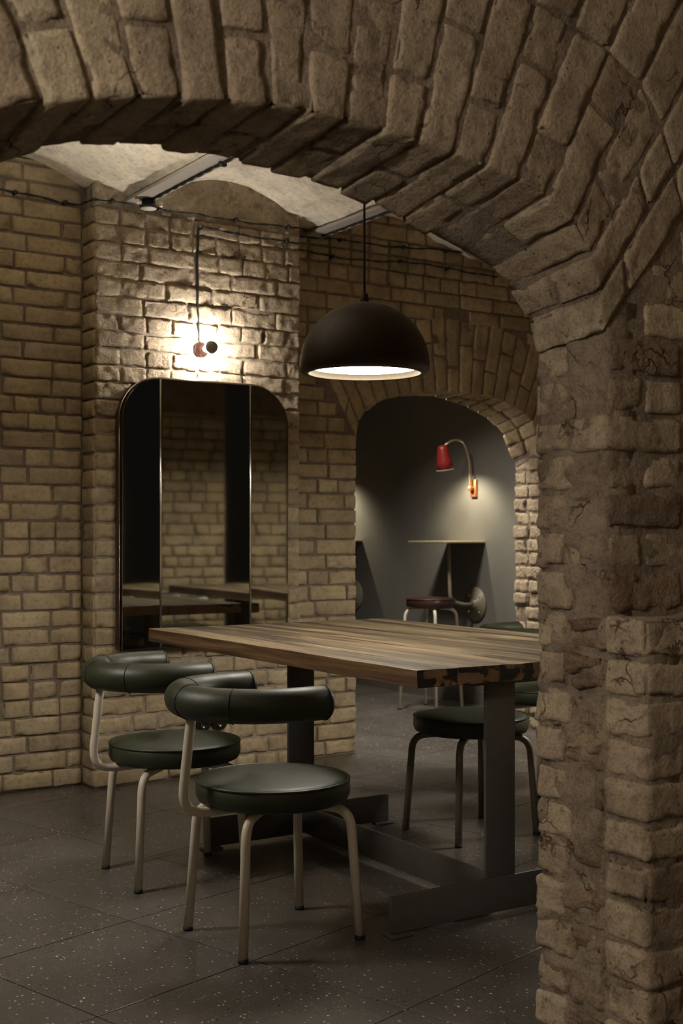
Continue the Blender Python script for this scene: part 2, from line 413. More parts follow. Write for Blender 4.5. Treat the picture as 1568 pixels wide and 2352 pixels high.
M['terrazzo'] = terrazzo_mat()
M['grout'] = plain('floor_grout', (0.045, 0.039, 0.033), .9)
M['leather'] = leather_mat('green_leather', (0.022, 0.027, 0.012), .47)
M['welt'] = leather_mat('green_welt', (0.024, 0.027, 0.015), .4)
M['dark_leather'] = leather_mat('dark_red_leather', (0.035, 0.014, 0.010), .3)
M['cream_metal'] = plain('cream_powder_coat', (0.60, 0.53, 0.435), .42, var=.03)
M['olive_metal'] = plain('olive_grey_metal', (0.20, 0.175, 0.125), .4, var=.03)
M['brown_metal'] = plain('brown_powder_coat', (0.17, 0.135, 0.105), .42, var=.03)
M['rubber'] = plain('black_rubber', (0.012, 0.011, 0.010), .7)
M['steel'] = plain('dark_grey_steel', (0.085, 0.076, 0.067), .45, bump=.05, scale=30)
M['wood'] = wood_mat('oak_top'); M['wood_side'] = wood_mat('oak_side', side=True); M['wood_end'] = wood_mat('oak_end_grain', True)
M['shade'] = plain('dark_bronze_shade', (0.030, 0.017, 0.009), .52, var=.05, spec=.3)
M['shade_in'] = plain('cream_enamel', (0.62, 0.54, 0.40), .5)
M['rim_tan'] = plain('tan_rim', (0.062, 0.048, 0.030), .6)
M['black'] = plain('black_cable', (0.010, 0.010, 0.009), .55)
M['glow'] = emit_mat('pendant_diffuser', (1.0, 0.93, 0.80), PENDANT_STRENGTH)
M['bulb'] = emit_mat('bulb_glass', (1.0, 0.94, 0.85), BULB_STRENGTH)
M['bulb_small'] = emit_mat('lamp_bulb', (1.0, 0.82, 0.55), 12.0)
M['cap_mirror'] = plain('smoked_mirror_cap', (0.30, 0.27, 0.22), .45, metal=.3)
M['brown_ceramic'] = plain('brown_ceramic', (0.018, 0.0042, 0.0026), .35)
M['white_ceramic'] = plain('white_ceramic', (0.70, 0.66, 0.58), .3)
M['red_enamel'] = plain('red_enamel', (0.25, 0.022, 0.019), .35)
M['copper'] = plain('copper', (0.72, 0.30, 0.14), .35, metal=.8)
M['brass'] = plain('pale_brass', (0.66, 0.56, 0.38), .35, metal=.7)
M['beam'] = plain('grey_painted_beam', (0.38, 0.345, 0.30), .55, bump=.1)
M['frame_metal'] = plain('bright_steel', (0.75, 0.72, 0.66), .2, metal=1.0)
M['frame_edge'] = plain('dark_red_edge', (0.07, 0.028, 0.016), .4)
M['bakelite'] = plain('black_bakelite', (0.012, 0.011, 0.010), .18)
M['glass'] = new_mat('smoked_mirror_glass')[0]
_b = M['glass'].node_tree.nodes['Principled BSDF']
_b.inputs['Base Color'].default_value = (.37, .37, .335, 1); _b.inputs['Metallic'].default_value = 1.0; _b.inputs['Roughness'].default_value = .035

rng = random.Random(7)

# ------------------------------------------------------------------ mortar sheets (thick slabs with a rough face)
def slab(mb, x0, x1, z0, z1, yf, yb, step=0.02, amp=0.004, seed=1, axis='y', freq=28):
    """box whose front face (at yf) is a displaced grid; axis 'y': face looks along -Y; 'x': face looks along -X (x0..x1 run along Y)"""
    nx, nz = max(1, int((x1 - x0) / step)), max(1, int((z1 - z0) / step))
    gx, gz = np.meshgrid(np.linspace(x0, x1, nx + 1), np.linspace(z0, z1, nz + 1), indexing='ij')
    p = np.stack([gx.ravel(), np.full(gx.size, yf), gz.ravel()], 1)
    if amp: p[:, 1] += amp * fbm(p, freq, 3, seed)
    q = p.copy(); q[:, 1] = yb
    m = nz + 1; n0 = len(p); f = []
    for i in range(nx):
        for k in range(nz):
            a = i * m + k; f.append((a, a + m, a + m + 1, a + 1))
    V = list(p)
    b0 = len(V); V += [(x0, yb, z0), (x1, yb, z0), (x1, yb, z1), (x0, yb, z1)]
    c = [0, nx * m, nx * m + nz, nz]
    f.append((b0, b0 + 3, b0 + 2, b0 + 1))
    bot = [i * m for i in range(nx + 1)]; top = [i * m + nz for i in range(nx + 1)]
    f.append(tuple(bot[::-1]) + (b0, b0 + 1)); f.append(tuple(top) + (b0 + 2, b0 + 3))
    f.append(tuple(range(0, nz + 1)) + (b0 + 3, b0)); f.append(tuple(range(nx * m, nx * m + nz + 1))[::-1] + (b0 + 1, b0 + 2))
    V = np.array(V, float)
    if axis == 'x': V = V[:, [1, 0, 2]]; f = [q[::-1] for q in f]
    mb.add(V, f)

def structure(name, mb, mat, smooth=False):
    o = mb.build(name, mat, None, smooth); o['kind'] = 'structure'; return o

# ------------------------------------------------------------------ straight brickwork (shared meshes)
def pool(n, h, **kw):
    out = []
    for k in range(n):
        _seed[0] += 1
        P, Fq = rough_brick(h, seed=_seed[0], **kw)
        me = bpy.data.meshes.new('brick'); me.from_pydata([tuple(v) for v in P], [], Fq)
        me.polygons.foreach_set('use_smooth', [True] * len(me.polygons)); out.append(me)
    return out

HS, HH = (0.110, 0.045, 0.0345), (0.055, 0.045, 0.0345)        # half sizes of stretcher and header
kw_n = dict(seg=.022, r=.006, amp=.0022, chip=.006); kw_r = dict(seg=.012, r=.004, amp=.0046, chip=.011)
POOL = {'n': (pool(9, HS, **kw_n), pool(9, HH, **kw_n)), 'r': (pool(12, HS, **kw_r), pool(12, HH, **kw_r))}
for k, mn in (('n', 'brick'), ('r', 'brick_rough')):
    for g in POOL[k]:
        for me in g: me.materials.append(M[mn])

def place(me, h, parent, x0, x1, y, zc, zs, rot=0.0, jit=1.0, mat=None):
    o = bpy.data.objects.new('brick', me); col.objects.link(o); o.parent = parent
    sx = (x1 - x0) / (2 * h[0])
    R = Matrix.Rotation(rot, 4, 'Z') @ Matrix.Rotation(rng.uniform(-.025, .025) * jit, 4, 'X') @ Matrix.Rotation(rng.uniform(-.02, .02) * jit, 4, 'Z') @ Matrix.Rotation(rng.uniform(-.008, .008) * jit, 4, 'Y')
    S = Matrix.Diagonal((sx * rng.choice((1, -1)), 1, zs * rng.choice((1, -1)), 1))
    if rot == 0: loc = Vector(((x0 + x1) / 2, y, zc))
    else: loc = Vector((y, (x0 + x1) / 2, zc))
    o.matrix_local = Matrix.Translation(loc) @ R @ S
    return o

def coursed(parent, x0, x1, z0, z1, yface, kind='n', pitch=0.0787, cut=None, jut=.003, rot=0.0, headers=.45, jit=1.0, depth_sign=1):
    """courses of bricks on the plane y = yface (x = yface when rot is a quarter turn); cut(x, z) -> False where there is no wall"""
    z = z0; row = 0
    S, Hd = POOL[kind]
    while z < z1 - .02:
        p = pitch * rng.uniform(.96, 1.04); zt = min(z + p, z1)
        x = x0; first = True
        hrow = rng.random() < .4
        while x < x1 - .03:
            isH = (rng.random() < (.85 if hrow else headers * .5))
            w = (0.124 if isH else 0.232) * rng.uniform(.94, 1.06)
            if first and row % 2 and not isH: w *= .75
            xe = x + w
            if x1 - xe < .05: xe = x1
            zc = (z + zt) / 2
            xa, xb = x, xe
            if cut is not None:
                ok = [cut(x + (xe - x) * (q + .5) / 14, zc) for q in range(14)]; best = (0, 0); q = 0
                while q < 14:
                    if ok[q]:
                        e = q
                        while e < 14 and ok[e]: e += 1
                        if e - q > best[1] - best[0]: best = (q, e)
                        q = e
                    else: q += 1
                xa, xb = x + (xe - x) * best[0] / 14, x + (xe - x) * best[1] / 14
            if xb - xa > .035:
                g = rng.uniform(.004, .007)
                me = rng.choice(Hd if (xb - xa) < .17 else S); h = HH if (xb - xa) < .17 else HS
                place(me, h, parent, xa + g, xb - g, yface + depth_sign * (.045 - jut + rng.uniform(-.003, .004) * jit), zc, (zt - z - .0095) / (2 * h[2]), rot, jit)
            x = xe; first = False
        z = zt; row += 1

# ------------------------------------------------------------------ arches (hexahedral bricks between a front and a back curve)
class Curve2:
    def __init__(s, pts):
        s.p = np.array(pts, float); d = np.linalg.norm(np.diff(s.p, axis=0), axis=1); s.s = np.concatenate([[0], np.cumsum(d)]); s.L = s.s[-1]
    def at(s, t):
        q = t * s.L; return np.array([np.interp(q, s.s, s.p[:, 0]), np.interp(q, s.s, s.p[:, 1])])

def arch(parent, Fc, Bc, yf, yb, centre, pitch, layers, mat, split, seg, amp, chip, t0=0., t1=1., joint=.010, r=.007, soffit=True, back_layers=False):
    n = max(3, int(round(Fc.L * (t1 - t0) / pitch))); cx, cz = centre
    def P(t, v):
        a = Fc.at(t) * (1 - v) + Bc.at(t) * v; return a
    def Nr(t, v):
        d = P(t, v) - np.array([cx, cz]); return d / np.linalg.norm(d)
    g = joint * .5 / Fc.L
    for k in range(n):
        a = t0 + (t1 - t0) * k / n + g * rng.uniform(.6, 1.2); b = t0 + (t1 - t0) * (k + 1) / n - g * rng.uniform(.6, 1.2)
        def C(r0, r1, v0, v1, tw=0.0):
            out = []
            for t in (a, b):
                row = []
                for v in (v0, v1):
                    cc = []
                    for rr in (r0, r1):
                        p = P(t, v) + Nr((t), v) * rr
                        cc.append((p[0], yf + (yb - yf) * v + tw, p[1]))
                    row.append(cc)
                out.append(row)
            return out
        r0 = rng.uniform(-.006, .004)
        for j, ln in enumerate(layers[k % len(layers)]):
            v1 = split[k % len(split)] if j == 0 else split[0]
            hex_brick(C(r0, r0 + ln, 0, v1 - .02 if v1 < 1 else 1, rng.uniform(-.004, .004)), mat, parent, seg, r, amp, chip)
            if j == 0 and v1 < 1 and soffit:
                q = rng.uniform(-.008, .008)
                hex_brick(C(q, q + .115, v1 + .03, 1.0), mat, parent, seg, r, amp, chip)
            r0 += ln + joint

# ------------------------------------------------------------------ floor
fl = MB().box((2.6, 3.8, -.06), (9.0, 13.0, .10))
floor = structure('floor', fl, M['grout'])
TA = math.radians(15.5); ux, uy = math.cos(TA), math.sin(TA); TS = .522
def cam_proj(x, y, z):
    lat = math.cos(YAW) * x - math.sin(YAW) * y; d = math.sin(YAW) * x + math.cos(YAW) * y
    return (784 + FPX * lat / d, 1222 + FPX * (CAMH - z) / d, d) if d > .2 else (9e9, 9e9, d)
tp, tf = rounded_box((TS / 2 - .0016, TS / 2 - .0016, .0055), (1, 1, 1), .0012)
tile_me = bpy.data.meshes.new('floor_tile'); tile_me.from_pydata([tuple(v) for v in tp], [], tf); tile_me.materials.append(M['terrazzo'])
_c = (1.659, 2.95)   # a tile corner seen by the nearest chair's front foot
TO = (_c[0] + (ux - uy) * TS / 2, _c[1] + (uy + ux) * TS / 2)
for i in range(-14, 15):
    for j in range(-14, 18):
        x, y = TO[0] + (i * ux - j * uy) * TS, TO[1] + (i * uy + j * ux) * TS
        if not (-1.5 < x < 6.6 and -.6 < y < 9.8): continue
        px, py, d = cam_proj(x, y, 0)
        if d < 1.2 or px < -700 or px > 2300 or (d > 7 and not 500 < px < 1700): continue
        o = bpy.data.objects.new('floor_tile', tile_me); col.objects.link(o); o.parent = floor
        o.location = (x, y, -.0055 + rng.uniform(-.0006, 0)); o.rotation_euler = (0, 0, TA)

# ------------------------------------------------------------------ foreground arch wall
YF0, YF1, YB, XJ = 1.738, 1.856, 2.063, 1.857
Ff = Curve2([(.49, 1.45), (.50, 1.60), (.535, 1.70), (.609, 1.775), (.722, 1.816), (.842, 1.845), (.98, 1.864), (1.126, 1.875), (1.27, 1.873), (1.399, 1.866), (1.552, 1.842), (1.66, 1.824), (1.735, 1.80), (1.795, 1.757), (1.826, 1.70), (1.846, 1.63), (XJ, 1.55)])
Fb = Curve2([(.49, 1.40), (.50, 1.56), (.545, 1.67), (.64, 1.745), (.752, 1.79), (.83, 1.811), (.995, 1.829), (1.083, 1.83), (1.175, 1.825), (1.321, 1.812), (1.402, 1.800), (1.476, 1.778), (1.586, 1.742), (1.655, 1.722), (1.737, 1.695), (1.79, 1.652), (1.83, 1.60), (XJ, 1.53)])
CEN = (1.13, .70)
core = MB()
ns = 90
tt = np.linspace(0, 1, ns + 1)
F3 = np.array([Ff.at(t) for t in tt]); B3 = np.array([Fb.at(t) for t in tt])
def radial(P): d = P - np.array(CEN); return d / np.linalg.norm(d, axis=1, keepdims=True)
Fi = F3 + radial(F3) * .007; Bi = B3 + radial(B3) * .007
# soffit sheet and both faces of the arch core as one closed lofted ring
V, Q = [], []
nr = 46
for i in range(ns + 1):
    R = radial(Fi[i:i + 1])[0]
    for j in range(nr + 1):
        q = Fi[i] + R * (.95 * j / nr); V.append((q[0], YF1 + .006, q[1]))
    for j in range(9):
        v = (j + 1) / 10; q = Fi[i] * (1 - v) + Bi[i] * v; V.append((q[0], YF1 + .006 + (YB - YF1 - .022) * v, q[1]))
    q = Bi[i]; V.append((q[0], YB - .01, q[1])); q = Bi[i] + R * .95; V.append((q[0], YB - .01, q[1]))
m = nr + 1 + 9 + 2
order = list(range(nr, -1, -1)) + list(range(nr + 1, m))
V = np.array(V); V += (fbm(V, 30, 3, 5) * .004)[:, None] * np.array([0.3, 1, .6])
for i in range(ns):
    for a, b in zip(order, order[1:] + order[:1]): Q.append((i * m + a, i * m + b, (i + 1) * m + b, (i + 1) * m + a))
Q.append(tuple(order[::-1])); Q.append(tuple(ns * m + k for k in order))
core.add(V, Q)
slab(core, XJ + .012, 2.75, 0, 2.7, YF1 + .006, YB - .01, .02, .005, 3)
# jamb reveal sheet with crumbled mortar
slab(core, YF1 + .006, YB - .012, 0, 1.62, XJ + .008, XJ + .10, .008, .011, 9, axis='x', freq=22)
slab(core, -1.9, .478, 0, 2.7, YF1 + .006, YB - .01, .06, .004, 21)
core.box((.4, (YF1 + YB) / 2, 2.74), (4.7, .18, .12))
# courses right of the arch ring (cut along the last radial joint), above the jamb
def ring_x(z):   # right-hand edge of the ring at height z
    return XJ + max(0., z - 1.55) * .855 + .008
def face_row(x0, x1, z0, z1, yf, depth=.1, zcut=None):
    c = box_corners(x0, x1, yf, yf + depth, z0, z1)
    if zcut:
        for iy in (0, 1):
            c[0][iy][0] = (max(x0, zcut(z0)), c[0][iy][0][1], z0); c[0][iy][1] = (max(x0, zcut(z1)), c[0][iy][1][1], z1)
    return c
NJ = 19
_h = [rng.uniform(.95, 1.05) for _ in range(NJ)]; _zz = [0.0]
for q in _h: _zz.append(_zz[-1] + q / sum(_h) * 1.55)
ROWZ = _zz + [1.55 + .082 * k for k in range(1, 7)]
ZL = ROWZ[12]
slab(core, XJ + .012, 2.75, 0, ZL - .012, YF0 + .005, YF1 + .03, .016, .005, 13)
slab(core, YF0 + .007, YF1 + .03, 0, ZL - .012, XJ + .008, XJ + .10, .012, .005, 19, axis='x')
wall_front = structure('wall_front', core, M['mortar_front'], True)
kwf = dict(seg=.0125, amp=.0026, chip=.012)
arch(wall_front, Ff, Fb, YF1, YB, CEN, .079,
     [[.235, .115, .235, .10], [.11, .235, .235, .12]], M['brick_front'], [.52, .97], t0=.02, t1=1.0, r=.0045, joint=.012, **kwf)
for row in range(len(ROWZ) - 1):
    z, zt = ROWZ[row], ROWZ[row + 1]; za, zb = z + .005, zt - .005
    if zt < ZL + .001:                                  # lower part, half a brick proud
        yf = YF0
        # column on the reveal next to the face, alternately long and short along the face
        ln = .225 if row % 2 else .112
        hex_brick(box_corners(XJ + rng.uniform(-.006, .006), XJ + ln, yf + rng.uniform(-.005, .005), YF1 - .004, za, zb), M['brick_front'], wall_front, .012, .008, .0034, .012)
        x = XJ + ln + .01
        while x < 2.3:
            w = rng.choice((.225, .225, .11)); hex_brick(box_corners(x, x + w, yf + rng.uniform(-.003, .003), yf + .09, za, zb), M['brick_front'], wall_front, .02, .007, .003, .01); x += w + .011
    else:
        yf = YF1
        if zt < 1.551:
            ln = .235 if row % 2 == 0 else .112
            worn = rng.random() < .45
            hex_brick(box_corners(XJ + (rng.uniform(.012, .024) if worn else rng.uniform(-.004, .012)), XJ + ln, yf + rng.uniform(-.005, .006), yf + (.10 if row % 2 == 0 else .115), za, zb), M['rubble' if worn else 'brick_front'], wall_front, .012, .009, .006 if worn else .0032, .016 if worn else .011)
            x = XJ + ln + .011; zc_ = None
        else:
            x = XJ; zc_ = ring_x; ln = 0
        while x < 2.5:
            w = rng.choice((.235, .235, .115)) * rng.uniform(.95, 1.05)
            if zc_ and x + w < ring_x(zt) + .05: x += w + .011; continue
            hex_brick(face_row(x, x + w, za, zb, yf + rng.uniform(-.005, .005), .09, zc_), M['brick_front'], wall_front, .0135, .008, .0036, .014); x += w + .011
    # reveal behind: crumbled middle and sound back column
    if zt < 1.551:
        ym = YB - rng.uniform(.084, .096) - (.02 if row % 3 == 0 else 0)
        hex_brick(box_corners(XJ + rng.uniform(-.006, .005), XJ + .10, ym, YB + rng.uniform(-.004, .004), za, zb), M['brick_front'], wall_front, .0115, .009, .0036, .013)
        y0 = YF1 + (.000 if zt < ZL + .001 else .115)
        if ym - y0 > .02:
            cut = rng.uniform(.35, .65)
            zz = za
            for q in range(2):
                z2 = za + (zb - za) * (cut if q == 0 else 1); rec = rng.choice((-.002, .004, .009, .016))
                c = np.array(box_corners(XJ + rec, XJ + rec + .09, y0 + rng.uniform(-.004, .008), ym - .006 + rng.uniform(-.006, .006), zz + .002, z2 - .004))
                c += np.array([[[[rng.uniform(-.009, .009) for _ in range(3)] for _ in range(2)] for _ in range(2)] for _ in range(2)])
                hex_brick(c, M['rubble'], wall_front, .010, .012, .009, .02, name='rubble_stone'); zz = z2 + .003

# left jamb of the arch, just outside the frame
for row in range(NJ):
    za, zb = ROWZ[row] + .005, min(ROWZ[row + 1], 1.45) - .005
    if zb - za < .03: continue
    ln = .225 if row % 2 else .112
    hex_brick(box_corners(.49 - ln, .49 + rng.uniform(-.006, .004), YF1 + rng.uniform(-.004, .004), YF1 + .10, za, zb), M['brick_front'], wall_front, .022, .008, .0034, .012)
    hex_brick(box_corners(.38, .49 + rng.uniform(-.006, .004), YF1 + .11, YB, za, zb), M['brick_front'], wall_front, .022, .008, .0034, .012)
    hex_brick(box_corners(.48 - ln - .235, .48 - ln, YF1 + rng.uniform(-.003, .003), YF1 + .10, za, zb), M['brick_front'], wall_front, .022, .008, .0034, .012)

# the other side of the same wall, beyond the arch: seen in the mirror
nb = MB(); slab(nb, -4.47, -2.1, 0, 2.75, 0, .10, .05, .003, 31)
nbv = np.array(nb.v); nb.v = [(-x, YB - .012 - y, z_) for x, y, z_ in nbv]
wall_near = structure('wall_near', nb, M['mortar'])
coursed(wall_near, 2.72, 4.46, .30, 2.0, YB, 'n', depth_sign=-1)

# ------------------------------------------------------------------ dining room walls
YL, YP, YR = 5.42, 5.297, 5.43
XP0, XP1 = 2.163, 3.238
wl = MB(); slab(wl, -1.9, XP0 + .05, 0, 3.0, YL + .006, YL + .25, .03, .003, 41)
wall_left = structure('wall_left', wl, M['mortar'], True)
coursed(wall_left, 1.66, XP0 - .004, .004, 2.80, YL, 'n')
wp = MB(); slab(wp, XP0 + .008, XP1 - .008, 0, 3.0, YP + .004, YL + .15, .013, .0035, 43)
wall_pier = structure('wall_centre', wp, M['mortar_pier'], True)
coursed(wall_pier, XP0, XP1, .004, 1.66, YP, 'n')
coursed(wall_pier, XP0, XP1, 1.66, 2.60, YP, 'r', jut=.005, jit=1.3)
ptop = MB(); slab(ptop, XP0 + .004, XP1 - .004, 2.60, 2.86, YP + .002, YP + .05, .014, .006, 45)
ptop.build('render_patch', M['plaster_rough'], wall_pier)
# left return of the pier
z = .004
while z < 2.6:
    zt = z + .0787
    for y0, y1 in (((YP + .002, YL - .004),)):
        hex_brick(box_corners(XP0 - .004 + rng.uniform(-.003, .003), XP0 + .05, YP + .004, YL + .01, z + .004, zt - .004), M['brick'], wall_pier, .03, .006, .002, .006)
    z = zt

# right part with the arched opening
XO0, XO1, YRB = 3.659, 4.935, 5.66
Of = Curve2([(3.659, 1.60), (3.662, 1.66), (3.685, 1.735), (3.746, 1.797), (3.852, 1.850), (4.029, 1.888), (4.176, 1.904), (4.387, 1.912), (4.51, 1.904), (4.66, 1.882), (4.78, 1.84), (4.87, 1.78), (4.92, 1.70), (4.935, 1.62), (4.935, 1.58)])
Ob = Curve2([(3.665, 1.60), (3.669, 1.66), (3.69, 1.735), (3.746, 1.797), (3.852, 1.850), (4.029, 1.888), (4.176, 1.903), (4.387, 1.902), (4.51, 1.88), (4.63, 1.848), (4.752, 1.796), (4.84, 1.72), (4.89, 1.62), (4.925, 1.56), (4.93, 1.52)])
OC = (4.30, .55)
wr = MB()
V, Q = [], []
tt = np.linspace(0, 1, 61)
Fi = np.array([Of.at(t) for t in tt]); Bi = np.array([Ob.at(t) for t in tt])
Fi = Fi + (Fi - np.array(OC)) / np.linalg.norm(Fi - np.array(OC), axis=1, keepdims=True) * .012
Bi = Bi + (Bi - np.array(OC)) / np.linalg.norm(Bi - np.array(OC), axis=1, keepdims=True) * .012
for i in range(61):
    x, z_ = Fi[i]; xb, zb_ = Bi[i]
    V += [(x, YR + .006, z_), (x, YR + .006, 3.0), (xb, YRB - .008, 3.0), (xb, YRB - .008, zb_)]
for i in range(60):
    for a in range(4):
        b = (a + 1) % 4; Q.append((i * 4 + a, (i + 1) * 4 + a, (i + 1) * 4 + b, i * 4 + b))
Q.append((0, 1, 2, 3)); Q.append((243, 242, 241, 240))
wr.add(V, Q)
slab(wr, XP1 - .05, XO0 - .008, 0, 3.0, YR + .006, YRB - .008, .03, .003, 51)
slab(wr, XO1 + .01, 6.2, 0, 3.0, YR + .006, YRB - .008, .03, .003, 53)
wall_back = structure('wall_back', wr, M['mortar'])
RT = .40
def not_ring(x, z_):
    dx, dz = x - OC[0], z_ - OC[1]; ang = abs(math.atan2(dx, dz)); rad = math.hypot(dx, dz)
    if z_ < 1.66 and XO0 - .01 < x < XO1 + .02: return False
    if ang > .555: return True
    inner = 1.365 if ang < .45 else 1.365 - (ang - .45) * 1.2
    return rad > inner + RT + .012
coursed(wall_back, XP1 + .004, XO0 + .002, .004, 1.655, YR, 'n')
coursed(wall_back, XO1 + .13, 5.20, .004, 1.655, YR, 'n')
coursed(wall_back, XP1 + .004, 5.24, 1.655, 2.82, YR, 'n', cut=not_ring)
arch(wall_back, Of, Ob, YR, YRB, OC, .082, [[.13, .26], [.255, .125], [.19, .2]], M['brick'], [.5, .5], .022, .0026, .007, t0=.02, t1=.97, joint=.010, r=.006)
# right jamb of the opening
z = .004
while z < 1.60:
    zt = z + .0787
    a = rng.choice((.10, .125))
    for y0, y1 in ((YR, YR + a), (YR + a + .01, YRB)):
        hex_brick(box_corners(XO1 + rng.uniform(-.012, .008), XO1 + .1, y0, y1 + rng.uniform(-.004, .004), z + .004, zt - .005), M['brick_rough'], wall_back, .018, .009, .004, .016)
    z = zt

# room beyond the opening: one long grey wall
g = MB().box((6.0, 7.9, 1.5), (1.28, 5.4, 3.0), bev=0)
g.v = [(x - .01 if x < 5.6 else x, y, z_) for x, y, z_ in g.v]
wall_right = structure('wall_right', MB().box((5.45, 7.75, 1.5), (.2, 4.2, 3.0)), M['grey_wall'])
structure('wall_end', MB().box((4.2, 9.85, 1.5), (2.9, .2, 3.0)), M['grey_wall'])
structure('trim_1', MB().box((5.342, 7.75, .045), (.016, 4.2, .09)), M['dark_plaster'])

# ------------------------------------------------------------------ vaulted ceiling
BX = [-2.7, -1.69, -.675, .34, 1.355, 2.37, 3.39, 4.41, 5.43]; ZB = 2.655
def vault_z(x):
    for a, b in zip(BX, BX[1:]):
        if a <= x <= b:
            s, e = a + .05, b - .24
            if x < s: return ZB
            if x > e: return ZB + .055 * (1 - (x - e) / .24) ** .7 if x < b - .02 else ZB
            u = (x - s) / (e - s); base = ZB + .055 * u
            return base + .125 * math.sin(math.pi * u) ** .8
    return ZB
xs = np.linspace(-1.95, 5.43, 320); ys = np.linspace(YB - .02, 9.9, 110)
V = []
for x in xs:
    for y in ys: V.append((x, y, vault_z(x)))
V = np.array(V)
rough = np.zeros(len(V))
for b in BX: rough = np.maximum(rough, ((V[:, 0] > b - .26) & (V[:, 0] < b - .02)).astype(float))
V[:, 2] += fbm(V, 9, 3, 61) * (.004 + .009 * rough)
ny = len(ys); Q = [(i * ny + j, i * ny + j + 1, (i + 1) * ny + j + 1, (i + 1) * ny + j) for i in range(len(xs) - 1) for j in range(ny - 1)]
cb = MB(); cb.add(V, Q); n0 = len(cb.v)
cb.add([(x, y, 3.05) for x in (-1.95, 5.43) for y in (YB - .02, 9.9)], [(0, 1, 3, 2)])
ceiling = structure('ceiling', cb, M['plaster'], True)
for b in BX[5:7]:
    o = structure('trim_2', MB().box((b, (YB + YR) / 2, ZB - .010), (.105, YR - YB, .016), bev=.003), M['beam']); 

# front room ceiling above the camera
structure('ceiling_front', MB().box((.55, .1, 2.85), (5, 3.6, .1)), M['plaster'])

# plain walls that close the two rooms outside the frame
for nm, c, d in (('wall_side', (-1.95, 2.0, 1.5), (.2, 7.6, 3.0)), ('wall_rear', (.5, -1.7, 1.5), (5.2, .2, 3.0)), ('wall_partition', (3.0, .12, 1.5), (.2, 3.5, 3.0)), ('wall_dining_end', (5.6, 3.7, 1.5), (.2, 3.4, 3.0))):
    structure(nm, MB().box(c, d), M['plaster_rough'])
# ------------------------------------------------------------------ mirror
mir = empty('wall_mirror', (2.695, YP - .045, .62), 0, 'tall smoked mirror in three panels with rounded corners, hung on the lit brick pier', 'mirror')
def outline(x0, x1, z0, z1, rl, rr, n=10, sq=True):
    """rounded outline, clockwise from bottom left; rl/rr radii of left and right corners"""
    p = []
    def arc(cx, cz, r, a0, a1):
        for k in range(n + 1):
            a = math.radians(a0 + (a1 - a0) * k / n); p.append((cx + r * math.cos(a), cz + r * math.sin(a)))
    for cx, cz, r, a0 in ((x0, z0, rl, 180), (x1, z0, rr, 270), (x1, z1, rr, 0), (x0, z1, rl, 90)):
        if sq and cz == z0: r = 0
        if r <= 0: p.append((cx, cz))
        else:
            sx = 1 if cx == x0 else -1; sz = 1 if cz == z0 else -1
            arc(cx + sx * r, cz + sz * r, r, a0, a0 + 90)
    return p
def plate(name, out, y0, y1, mat, parent):
    n = len(out); v = [(x, y0, z_) for x, z_ in out] + [(x, y1, z_) for x, z_ in out]
    f = [tuple(range(n)), tuple(range(2 * n - 1, n - 1, -1))] + [(i, i + n, (i + 1) % n + n, (i + 1) % n) for i in range(n)]
    return link_mesh(name, v, f, mat, parent, False)
XA, XB, HGT = -.235, .229, 1.222       # dividers, relative to the mirror's centre
plate('backing_board', outline(-.432, .432, 0, HGT, .19, .19, sq=True), .0, .040, M['frame_edge'], mir)
PANELS = [('mirror_panel', -.430, XA - .006, .19, 0, .10), ('mirror_panel', XA + .006, XB - .006, 0, 0, -.002), ('mirror_panel', XB + .006, .430, 0, .19, -.068)]
for nm, a, b, rl, rr, rot in PANELS:
    o = plate(nm, [(x - (a + b) / 2, z_) for x, z_ in outline(a, b, .004, HGT - .004, rl, rr)], -.006, -.001, M['glass'], mir)
    o.location = ((a + b) / 2, -.006 - abs(rot) * (b - a) / 2, 0); o.rotation_euler = (.004, 0, rot)
for x in (XA, XB): MB().box((x, -.008, HGT / 2), (.009, .014, HGT - .01), bev=.002).build('divider_strip', M['frame_metal'], mir)
ol = outline(-.434, .434, -.002, HGT + .002, .192, .192)
MB().tube([(x, -.008, z_) for x, z_ in ol], .0042, 6, closed=True).build('frame', M['frame_metal'], mir)

# ------------------------------------------------------------------ pendant lamp
pe = empty('pendant_lamp', PEND, 0, 'dark bronze dome pendant lamp hanging over the oak table', 'lamp')
R = .230
prof = [(R * math.cos(a), .012 + R * .985 * math.sin(a)) for a in np.linspace(0, 1.50, 22)]
inner = [((R - .008) * math.cos(a), .012 + (R - .008) * .97 * math.sin(a)) for a in np.linspace(1.50, .12, 14)]
sh = MB()
lip = [(R - .033, -.010), (R - .030, -.013), (R - .012, -.012), (R - .003, -.003)]
full = [(R - .033, .0)] + lip + prof
sh.lathe(full, n=72)
sh.f = sh.f[:-2]
shade = sh.build('shade', M['shade'], pe)
li = MB().lathe([(R - .0325, -.0115), (R - .034, -.008), (R - .044, .012), (R - .05, .013)], n=72); li.f = li.f[:-2]
li.build('inner_rim', M['rim_tan'], pe)
df = MB().lathe([(.001, .0085), (R - .043, .0085), (R - .043, .0115), (.001, .0115)], n=64); df.build('diffuser', M['glow'], pe)
zt = .012 + R * .985
MB().lathe([(.016, zt - .008), (.016, zt + .012), (.013, zt + .020), (.013, zt + .030), (.005, zt + .034)], n=20).build('ferrule', M['shade'], pe)
MB().tube([(0, 0, zt + .030), (-.002, 0, 1.02)], .0042, 8).build('cord', M['black'], pe)

for loc, lab in (((.5, 3.75, 1.715), 'matching dome pendant over the neighbouring table near the left wall, its light on the bricks'),
                 ((4.5, 3.35, 1.715), 'matching dome pendant over the next table, hidden behind the thick brick pillar')):
    p2 = copy_tree(pe); p2.location = loc; p2['label'] = lab; p2['group'] = 'dome pendants over the neighbouring tables'
